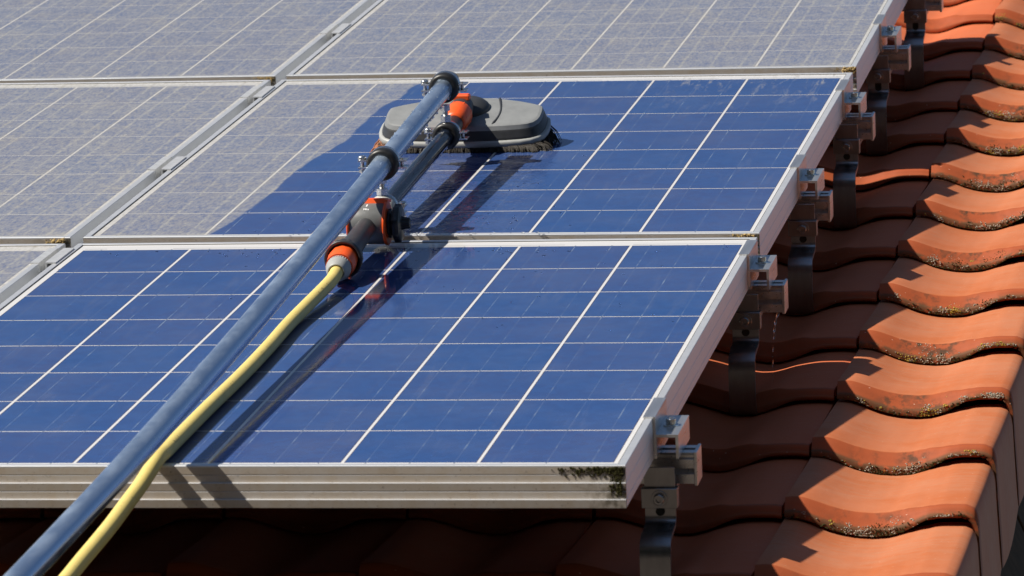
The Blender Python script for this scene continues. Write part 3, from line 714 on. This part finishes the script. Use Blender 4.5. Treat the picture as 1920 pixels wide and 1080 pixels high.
MLB = {1: 'clamp in the gap left of the clean bottom panel', 2: 'clamp in the gap beside the middle of the half washed panel', 3: 'clamp in the gap beside the upper left corner of the half washed panel', 4: 'clamp in the gap between the two dusty top panels'}
proto = None
for n in (1, 2, 3, 4):
    k = ROWS[n][0]; vc = {1: 1213.0, 2: 1896.0, 3: 2535.0, 4: 3165.0}[n]; m4 = pmat(k)
    vl = (m4.inverted() @ Vector((0, vc*MM, w_panel(k, 0, vc)*MM))).y*1000
    ml = m4 @ T(FL, vl, ZT)
    if proto is None:
        proto = thing('mid_clamp', MLB[n], 'clamp', ml, 'middle clamps in the gap between panel columns')
        m = MB(); L = 52
        sec = [(-31.5, .2), (-21.2, .2), (-21.2, -36), (-7.5, -36), (-7.5, .2), (5.5, .2), (5.5, 2.2), (-10, 2.2), (-10, -34), (-18.6, -34), (-18.6, 2.0), (-31.5, 2.0)]
        m.rings([[(a, -L, b) for a, b in sec], [(a, L, b) for a, b in sec]], True, False)
        m.build('channel', mat_clamp, proto)
        bolt_bm((-14.3, 0, -34), (0, 0, 1), 3.8, 5).build('bolt', mat_zinc, proto)
    else:
        c = copy_tree(proto); c.matrix_world = M0 @ ml; c['label'] = MLB[n]

# ------------------------------------------------------------------ cleaning tool
def pole_axis(v):
    s = (v-800)/1000
    return Vector((430.43-6.524*s-.3987*s*s+2.0952*s**3, v, 79.57+39.27*s+7.27*s*s))
tool = thing('cleaning_brush', 'wet washing brush on a long aluminium pole with orange fittings', 'brush')
RP = 14.7
pl = MB(); vs_ = [-1300+ (1905+1300)*i/60 for i in range(61)]
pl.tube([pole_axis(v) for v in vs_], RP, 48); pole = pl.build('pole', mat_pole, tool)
# dull plug at the pole tip
pt = pole_axis(1905); pd_ = (pole_axis(1905)-pole_axis(1895)).normalized()
pk = MB(); pk.lathe(pt-pd_*2, pd_, [(0, RP+.5), (14, RP+.5), (17, RP-1.5), (17, .1)], 40); pk.build('pole_cap', mat_greymid, tool)
TA = Vector((423.5, 1342, 36.0)); TB = Vector((425.5, 1910, 56.0)); TD = (TB-TA).normalized()
tb = MB(); tb.tube([TA-TD*22, TA+TD*150, TA+TD*350, TB], 12.6, 40); wtube = tb.build('water_tube', mat_wetblack, tool)
# water drops on the pole and the tube
dr = MB(); rr = random.Random(11)
for k in range(150):
    v = rr.uniform(1230, 1880); p = pole_axis(v); a = rr.uniform(-.1, 2.9); q = RP+.1
    dr.blob((p.x+q*math.cos(a), v, p.z+q*math.sin(a)), rr.uniform(.5, 1.5), k, 1, 1, 1)
for k in range(26):
    v = rr.uniform(1400, 1880); p = pole_axis(v); a = rr.uniform(-1.4, -.5)
    dr.blob((p.x+(RP+.6)*math.cos(a), v, p.z+(RP+.8)*math.sin(a)), rr.uniform(1.2, 2.4), k, 1, 1.2, 1)
dr.build('water_drops', mat_water, pole, 'stuff')
dr = MB()
for k in range(130):
    f = rr.uniform(0.05, .95); p = TA+(TB-TA)*f; a = rr.uniform(0, 3.1)
    dr.blob((p.x+12.7*math.cos(a), p.y, p.z+12.7*math.sin(a)), rr.uniform(.5, 1.5), k, 1, 1, 1)
for k in range(22):
    f = rr.uniform(0.05, .95); p = TA+(TB-TA)*f; dr.blob((p.x+5, p.y, p.z-13), rr.uniform(1.2, 2.4), k, 1, 1.3, 1)
dr.build('water_drops', mat_water, wtube, 'stuff')

def pipe_clamp(c, ax, r, label, lining, lin_w=22, stud=None, side=-1):
    """rubber-lined pipe clamp: ring, steel band, screw ears on both sides"""
    c = Vector(c); ax = Vector(ax).normalized()
    e = Vector((1, 0, 0)); w = ax.cross(e)*1.0; w = -w if w.z < 0 else w
    m = MB(); seg = 48
    def ring(m_, r0, r1, h, bulge=0.0, off=0.0):
        R = []
        pr = [(-h, r0), (-h, r1-bulge), (-h*.7, r1), (h*.7, r1), (h, r1-bulge), (h, r0)]
        for k in range(seg+1):
            t = 2*math.pi*k/seg; d = e*math.cos(t)+w*math.sin(t)
            R.append([c+ax*(a+off)+d*b for a, b in pr])
        m_.rings(R, False, True, 0, True)
    ring(m, r-.2, r+8.4, 11.0, 3.2, -3); lin = m.build('pipe_clamp', lining, tool)
    m = MB(); ring(m, r+6.4, r+8.6, 6.5, .4, 7.5)
    # ears and screws, left and right
    for sgn in (-1, 1):
        x = c+e*sgn*(r+15); 
        m2 = []
        for dz in (5.0, -5.0):
            a = x+w*dz; m.box((min(c.x+sgn*(r+8), c.x+sgn*(r+21)), c.y-9, a.z-1.2), (max(c.x+sgn*(r+8), c.x+sgn*(r+21)), c.y+11, a.z+1.2), .5)
        if sgn == side:
            m.lathe(x+Vector((sgn*1, 0, -26)), (0, 0, 1), [(0, 2.6), (38, 2.6)], 12)
            m.lathe(x+Vector((sgn*1, 0, 6.4)), (0, 0, 1), [(0, 6), (1, 6.4), (4.2, 5.6), (5.2, 3.8)], 18)
            m.lathe(x+Vector((sgn*1, 0, -13)), (0, 0, 1), [(0, 5.5), (4, 5.5)], 6, False)
        else:
            m.lathe(x+Vector((-sgn*2, 0, -6)), (0, 0, 1), [(0, 2.6), (14, 2.6)], 12)
    m.build('steel_band', mat_zinc, lin)
    if stud:
        s_ = MB(); s_.lathe(c+w*(r+9.5), w, [(0, 8.5), (9, 8.5), (9.2, 4.2)], 6, False)
        L = stud; pr = []; d = 9.0
        while d < L: pr += [(d, 4.3), (d+.7, 3.7)]; d += 1.4
        s_.lathe(c+w*(r+9.5), w, pr, 16, False); s_.lathe(c+w*(r+9.5+L-10), w, [(0, 8), (9, 8)], 6, False)
        s_.build('threaded_stud', mat_zinc, lin)
    return lin
pd1 = (pole_axis(1880)-pole_axis(1860)).normalized(); pd2 = (pole_axis(1376)-pole_axis(1356)).normalized()
pipe_clamp(pole_axis(1872), pd1, RP, '', mat_rubber)
pipe_clamp(pole_axis(1362), pd2, RP, '', mat_rubber)
c1 = TA+TD*530; pipe_clamp(c1, TD, 12.6, '', mat_rubber, stud=27)
c2 = TA+TD*20
wc = pipe_clamp(c2, TD, 12.6, '', mat_white, stud=27, side=1); wc['label'] = 'pipe clamp with a white lining'

# soap valve on the tube: cross drum with orange rims, knob, inlet pipe, collar
vp = Vector((423.5, 1258, 36.5))
vb = MB(); X = Vector((1, 0, 0))
vb.lathe(vp-X*24, X, [(0, 28), (3, 29.5), (45, 29.5), (48, 28)], 56)
vb.box((vp.x-20, vp.y-6, vp.z+20), (vp.x+20, vp.y+22, vp.z+27), 3)
vb.tube([vp, TA-TD*15], 15.5, 36)
# printed mark
def stroke(m, pts, c, w=.5):
    for (a, b), (d, e_) in zip(pts, pts[1:]):
        dx, dy = d-a, e_-b; L = math.hypot(dx, dy) or 1; px, py = -dy/L*w, dx/L*w
        def P(x, y):   # wraps on the drum: y is the height in print coords
            ang = math.radians(128-y/29.8*57.3); return (c.x+x, c.y+30.0*math.cos(ang), c.z+30.0*math.sin(ang))
        m.add([P(a+px, b+py), P(a-px, b-py), P(d-px, e_-py), P(d+px, e_+py)], [(0, 1, 2, 3)], False, 1)
pr = vb; pcn = Vector((vp.x, vp.y, vp.z))
for ox, gl in ((-3.2, [[(0, 0), (0, 3.4), (1.5, 1.2), (3, 3.4), (3, 0)]]), (.8, [[(0, 0), (0, 2.2)], [(0, 2.9), (0, 3.4)]]), (2.2, [[(0, 0), (1.9, 2.2)], [(0, 2.2), (1.9, 0)]])):
    for s_ in gl: stroke(pr, [(a+ox, b-1.0) for a, b in s_], pcn, .42)
stroke(pr, [(0.0, 6), (.35, 12)], pcn, .9); stroke(pr, [(-.7, 6), (0.3, 12)], pcn, .5)

valve = vb.build('soap_valve', [mat_greymid, mat_print], tool)
ori = MB()
for sg in (-1, 1):
    ori.lathe(vp+X*sg*24-X*(3.6 if sg < 0 else 0), X, [(0, 29.5), (.6, 31.3), (3.8, 31.3), (4.4, 29.5)], 56)
# orange bridge across the top
R = []
for q in (-27, -22, 22, 28):
    R.append([(vp.x+q, vp.y-2, vp.z+29), (vp.x+q, vp.y+26, vp.z+26), (vp.x+q, vp.y+28, vp.z+31.5-(2 if abs(q) > 25 else 0)), (vp.x+q, vp.y+1, vp.z+35.5-(2 if abs(q) > 25 else 0))])
ori.rings(R, True, False)
ori.build('orange_trim', mat_orange, valve)
kn = MB()
kn.lathe(vp+X*28.4, X, [(0, 20), (2, 21), (4, 21), (4, 17), (9, 17), (9, 26.5), (10, 27.5), (17, 27.5), (18.5, 26), (18.5, 10), (22, 9), (30, 7.5), (31, 5), (31, .1)], 64, True, 0, True, 8, 1.6)
kn.build('knob', mat_blackplastic, valve)
inp = MB(); I0 = vp+Vector((0, -20, -.6)); I1 = Vector((428.0, 1046, 27.5)); ID = (I1-I0).normalized(); IL = (I1-I0).length
inp.lathe(I0, ID, [(0, 13.5), (20, 14.2), (IL-30, 16.2), (IL-4, 17)], 48)
inp.build('inlet_pipe', mat_greydark, valve)
col = MB(); col.lathe(I1-ID*22, ID, [(0, 17), (2, 24.5), (5, 25.8), (12, 26)], 72, False, 0, False, 4, .9)
col.lathe(I1-ID*10, ID, [(0, 26), (2, 26.6), (9, 26.6), (10, 25.4), (10, 22.6), (-2, 21.5), (-2, 10)], 72, True, 0, False)
col.build('collar', mat_greydark, valve)
ND = (ID+Vector((0.015, 0, -.05))).normalized(); N0 = I1-ID*10
oc_ = MB(); oc_.lathe(N0, ND, [(0, 20), (22, 20.5), (40, 19.2), (44, 17.5), (44, 14)], 12, True, 0, False)
oc_.lathe(N0, ND, [(0, 19.5), (44, 19)], 48, True)
hc = oc_.build('hose_connector', mat_orange, valve)
nu = MB(); nu.lathe(N0+ND*43, ND, [(0, 16.0), (1.5, 17.4), (9, 17.4)], 96, False, 0, True, 3, .7)
nu.lathe(N0+ND*52, ND, [(0, 17.4), (1.2, 17.2), (9, 15.4), (17, 13.0), (18.5, 12.0), (18.5, 10.6), (12, 10.3)], 64, True, 0, False)
nu.build('ribbed_nut', mat_greylight, hc)


# brush head: local frame on the half washed panel, y up the slope
HC = Vector((424.5, 2034, 9.0))
TILT = math.radians(15)
Mh = T(*HC) @ Matrix.Rotation(0.009, 4, 'X')
def hpt(x, y, z): # head coordinates to roof frame, tilted so the back stands higher
    yy = y*math.cos(TILT)-z*math.sin(TILT)*0.4; zz = z+(y+55)*math.sin(TILT)
    return (HC.x+x, HC.y+yy, HC.z+zz)
HALF = [(0, 60), (18, 59.6), (38, 57.5), (60, 53), (82, 46), (102, 37.5), (117, 29.5), (121.5, 25), (123, 15), (123.5, 2), (123, -12), (120.5, -24), (115.5, -33), (107, -39), (94, -42.5), (72, -45.5), (46, -47.5), (22, -48.5), (0, -49)]
def outline(grow, z=0.0, back=0.0):
    """bow-backed outline of the head with sharp rear corners, grown outward by grow"""
    P = [(x, y) for x, y in HALF]+[(-x, y) for x, y in HALF[-2:0:-1]]
    n = len(P); out = []
    for i in range(n):
        a = P[i-1]; b_ = P[(i+1) % n]; tx, ty = b_[0]-a[0], b_[1]-a[1]; L = math.hypot(tx, ty)
        nx, ny = -ty/L, tx/L
        if nx*P[i][0]+ny*(P[i][1]-5) < 0: nx, ny = -nx, -ny
        gr_ = grow+(back if ny > .3 else 0)
        out.append(hpt(P[i][0]+nx*gr_, P[i][1]+ny*gr_, z))
    return out
def ctr(f, z): return [hpt(p[0], p[1], z) for p in [(x*f, y*f) for x, y in HALF]+[(-x*f, y*f) for x, y in HALF[-2:0:-1]]]
hd = MB()
for A_, B_ in ((outline(8, 14), outline(7, 20)), (outline(7, 20), outline(3.5, 29)), (outline(3.5, 29), outline(.8, 34))):
    hd.rings([A_, B_], False, True)
hd.rings([outline(7, 14), outline(6, 15)], True, True)
head = hd.build('brush_head', mat_greydark, tool)
tp = MB(); tp.rings([outline(2.6, 31.0), outline(0.2, 37.2)], False, True); tp.rings([outline(.2, 37.2), ctr(.97, 38.2)], False, False); tp.rings([ctr(.97, 38.2), ctr(.6, 40.0), ctr(.25, 41.2), ctr(.02, 41.6)], True, True)
tp.build('top_cover', mat_headtop, head)
bp = MB(); bp.rings([outline(9, 7), outline(12, 8), outline(12.8, 9), outline(12.6, 14.5), outline(11, 16.6), outline(8, 16.8)], True, True)
bp.build('bumper', mat_greylight, head)
# bristles
bs = MB(); rr = random.Random(21)
def bristle(m, x, y, spread, r):
    a = Vector(hpt(x, y, 9)); fl = abs(x)/130
    ox = spread*(x/130)*(1 if x > 100 else .45)*rr.uniform(.5, 1.25)+rr.gauss(0, 2); oy = (y/55)*9*rr.uniform(.5, 1.3)-2
    zg = 9.0+.0095*(a.y+oy-2034)*0+.6
    b_ = Vector((a.x+ox, a.y+oy, zg+rr.uniform(-.6, 1.2)))
    mid = (a+b_)/2+Vector((ox*.15, 0, 1.0))
    m.tube([a, mid, b_], r, 4, 0, False, [r*1.25, r, r*.6])
for k in range(2600):
    x = rr.uniform(-130, 130); y = rr.choice([rr.uniform(-57, -44), rr.uniform(-57, -44), rr.uniform(-57, 50)])
    if abs(x) > 112: y = rr.uniform(-50, 35)
    if abs(x) > 95 or rr.random() < .72: bristle(bs, x, y, 17, .75)
# dense core so no light passes below the head
lo = [(p[0], p[1], 9.3+.0095*(p[1]-2034)) for p in outline(6, 2)]
bs.rings([lo, outline(8, 7.5)], True, True)
bs.build('bristles', mat_bristle, head)
b2 = MB()
for k in range(60):
    bristle(b2, rr.uniform(-133, -116), rr.uniform(-50, -20), 22, .9)
b2_ = b2.build('bristles', mat_brown, head); b2_['label'] = 'red brown bristles at the left end'
# ribs moulded in the cover
rb = MB()
for sg in (1,):
    pts = []
    for k in range(13):
        y = -45+98*k/12; x = sg*(50+9*math.sin(math.pi*(k/12)**.8)); zz = 39.6-((y/60)**2)*1.0 if k else 35
        pts.append(hpt(x, y, zz))
    rb.tube(pts, 2.0, 8)
rb.build('cover_rib', mat_greydark, head)
# joint: hub dome, orange nut, orange button
H0 = Vector(hpt(6, 12, 39))
hb = MB(); UPV = Vector((0, -math.sin(TILT), math.cos(TILT)))
hb.lathe(H0, UPV, [(-3, 34), (3, 34), (6, 33), (11, 28), (15, 21), (17.5, 11), (18.3, .1)], 48)
NB = Vector((425.5, 1938, 61)); ND2 = Vector((0, 1, .17)).normalized()
hb.tube([NB+ND2*30, NB+ND2*54, NB+ND2*84], 19, 36, 0, True, [19, 20.5, 17])
hub = hb.build('hub', mat_greydark, tool)
on = MB(); on.lathe(NB, ND2, [(0, 14), (1.5, 16.5), (6, 18.5), (20, 21.0), (42, 22.0), (47, 21), (48, 17)], 48, True, 0, True)
for k in range(8):
    t = 2*math.pi*k/8+.3; d = Vector((math.cos(t), 0, math.sin(t)))
    on.tube([NB+ND2*10+d*18.9, NB+ND2*42+d*21.8], 1.2, 6)
on.build('orange_nut', mat_orange, tool)
bt = MB(); BC = NB+ND2*72+Vector((1, 0, 17)); bt.box((BC.x-13, BC.y-9, BC.z-4), (BC.x+13, BC.y+9, BC.z+6), 3.5); bt.build('release_button', mat_orange, hub)
# black end collar between tube and nut
ec = MB(); ec.tube([TB-TD*4, TB+TD*8, NB+ND2*3], 14, 36, 0, True, [15.5, 15.5, 14]); ec.build('tube_collar', mat_blackplastic, tool)

# ------------------------------------------------------------------ garden hose
hp = [N0+ND*54, N0+ND*66, N0+ND*84]
last = hp[-1]
ctrl = [(430.0, 925, 16.5), (422.7, 724.1, 10.0), (426.1, 564.3, 10.0), (427.0, 400.5, 10.0), (424.9, 236.8, 10.0), (424.6, 80, 10.0), (424.8, 20, 10.1), (424.5, -14, 10.7), (423.3, -42.0, 6.0), (417.3, -80.0, -7.1), (410.8, -122.0, -18.3), (404.8, -165.0, -29.2), (397.2, -208.0, -39.9), (389.4, -250.0, -50.1), (384.3, -285.0, -57.7), (375.0, -342.0, -70.5), (359.8, -445.0, -91.0), (330, -800, -230)]
raw = hp+[Vector(c) for c in ctrl]
def catmull(P, n=8):
    out = []
    for i in range(len(P)-1):
        p0 = P[max(i-1, 0)]; p1_ = P[i]; p2_ = P[i+1]; p3_ = P[min(i+2, len(P)-1)]
        for k in range(n):
            t = k/n; out.append(.5*((2*p1_)+(-p0+p2_)*t+(2*p0-5*p1_+4*p2_-p3_)*t*t+(-p0+3*p1_-3*p2_+p3_)*t**3))
    out.append(P[-1]); return out
hs = MB(); hpts = catmull(raw); hs.tube(hpts, 9.25, 32)
# small printed marks along the hose, on its right shoulder
mk = hs; rr = random.Random(2)
for s0 in (905, 880, 560, 520, 345, 310, 60):
    for j in range(5):
        v = s0-j*5.2; i = min(range(len(hpts)), key=lambda q: abs(hpts[q].y-v)); c = hpts[i]; c = Vector((c.x, v, c.z+(hpts[max(i-1, 0)].z-c.z)*0))
        for a0 in (.62, .80, .98):
            if rr.random() < .3: continue
            a1 = a0+rr.uniform(.06, .16); R = 9.34; w_ = rr.choice([.8, 1.6])
            mk.add([(c.x+R*math.cos(a0), v, c.z+R*math.sin(a0)), (c.x+R*math.cos(a0), v-w_, c.z+R*math.sin(a0)), (c.x+R*math.cos(a1), v-w_, c.z+R*math.sin(a1)), (c.x+R*math.cos(a1), v, c.z+R*math.sin(a1))], [(0, 1, 2, 3)], False, 1)
hose = hs.build('garden_hose', [mat_hose, mat_blackplastic], None)
hose['label'] = 'pale yellow garden hose lying beside the pole, printed with small dark marks'; hose['category'] = 'hose'

# ------------------------------------------------------------------ water trickle off the second rail end
k, vc, ue, uh, vh, wh = ROWS[1]
zt = w_panel(1, 980, vc)+ZB-.5-38
gdn = Vector((0, -math.sin(PITCH), -math.cos(PITCH)))
p0 = Vector((ue-10, vc-18, zt-1)); wt = MB(); pts = []; rad = []
for i in range(26):
    d = i*1.5; pts.append(p0+gdn*d+Vector((-6*(1-math.exp(-d/14))+.3*math.sin(i*.7), 0, 0))); rad.append(max(.5, 1.5+.35*math.sin(i*.9)-d*.02))
wt.tube(pts, 1, 10, 0, True, rad)
for (d, L) in ((46, 9), (66, 11), (86, 14)):
    q = p0+gdn*d+Vector((-6.5, 0, 0)); wt.tube([q, q+gdn*L*.5, q+gdn*L], 1, 8, 0, True, [.5, 1.0, .4])
w_ = wt.build('water_trickle', mat_water, None, 'stuff'); w_['label'] = 'thin trickle of water falling from the end of the second rail'; w_['category'] = 'water'
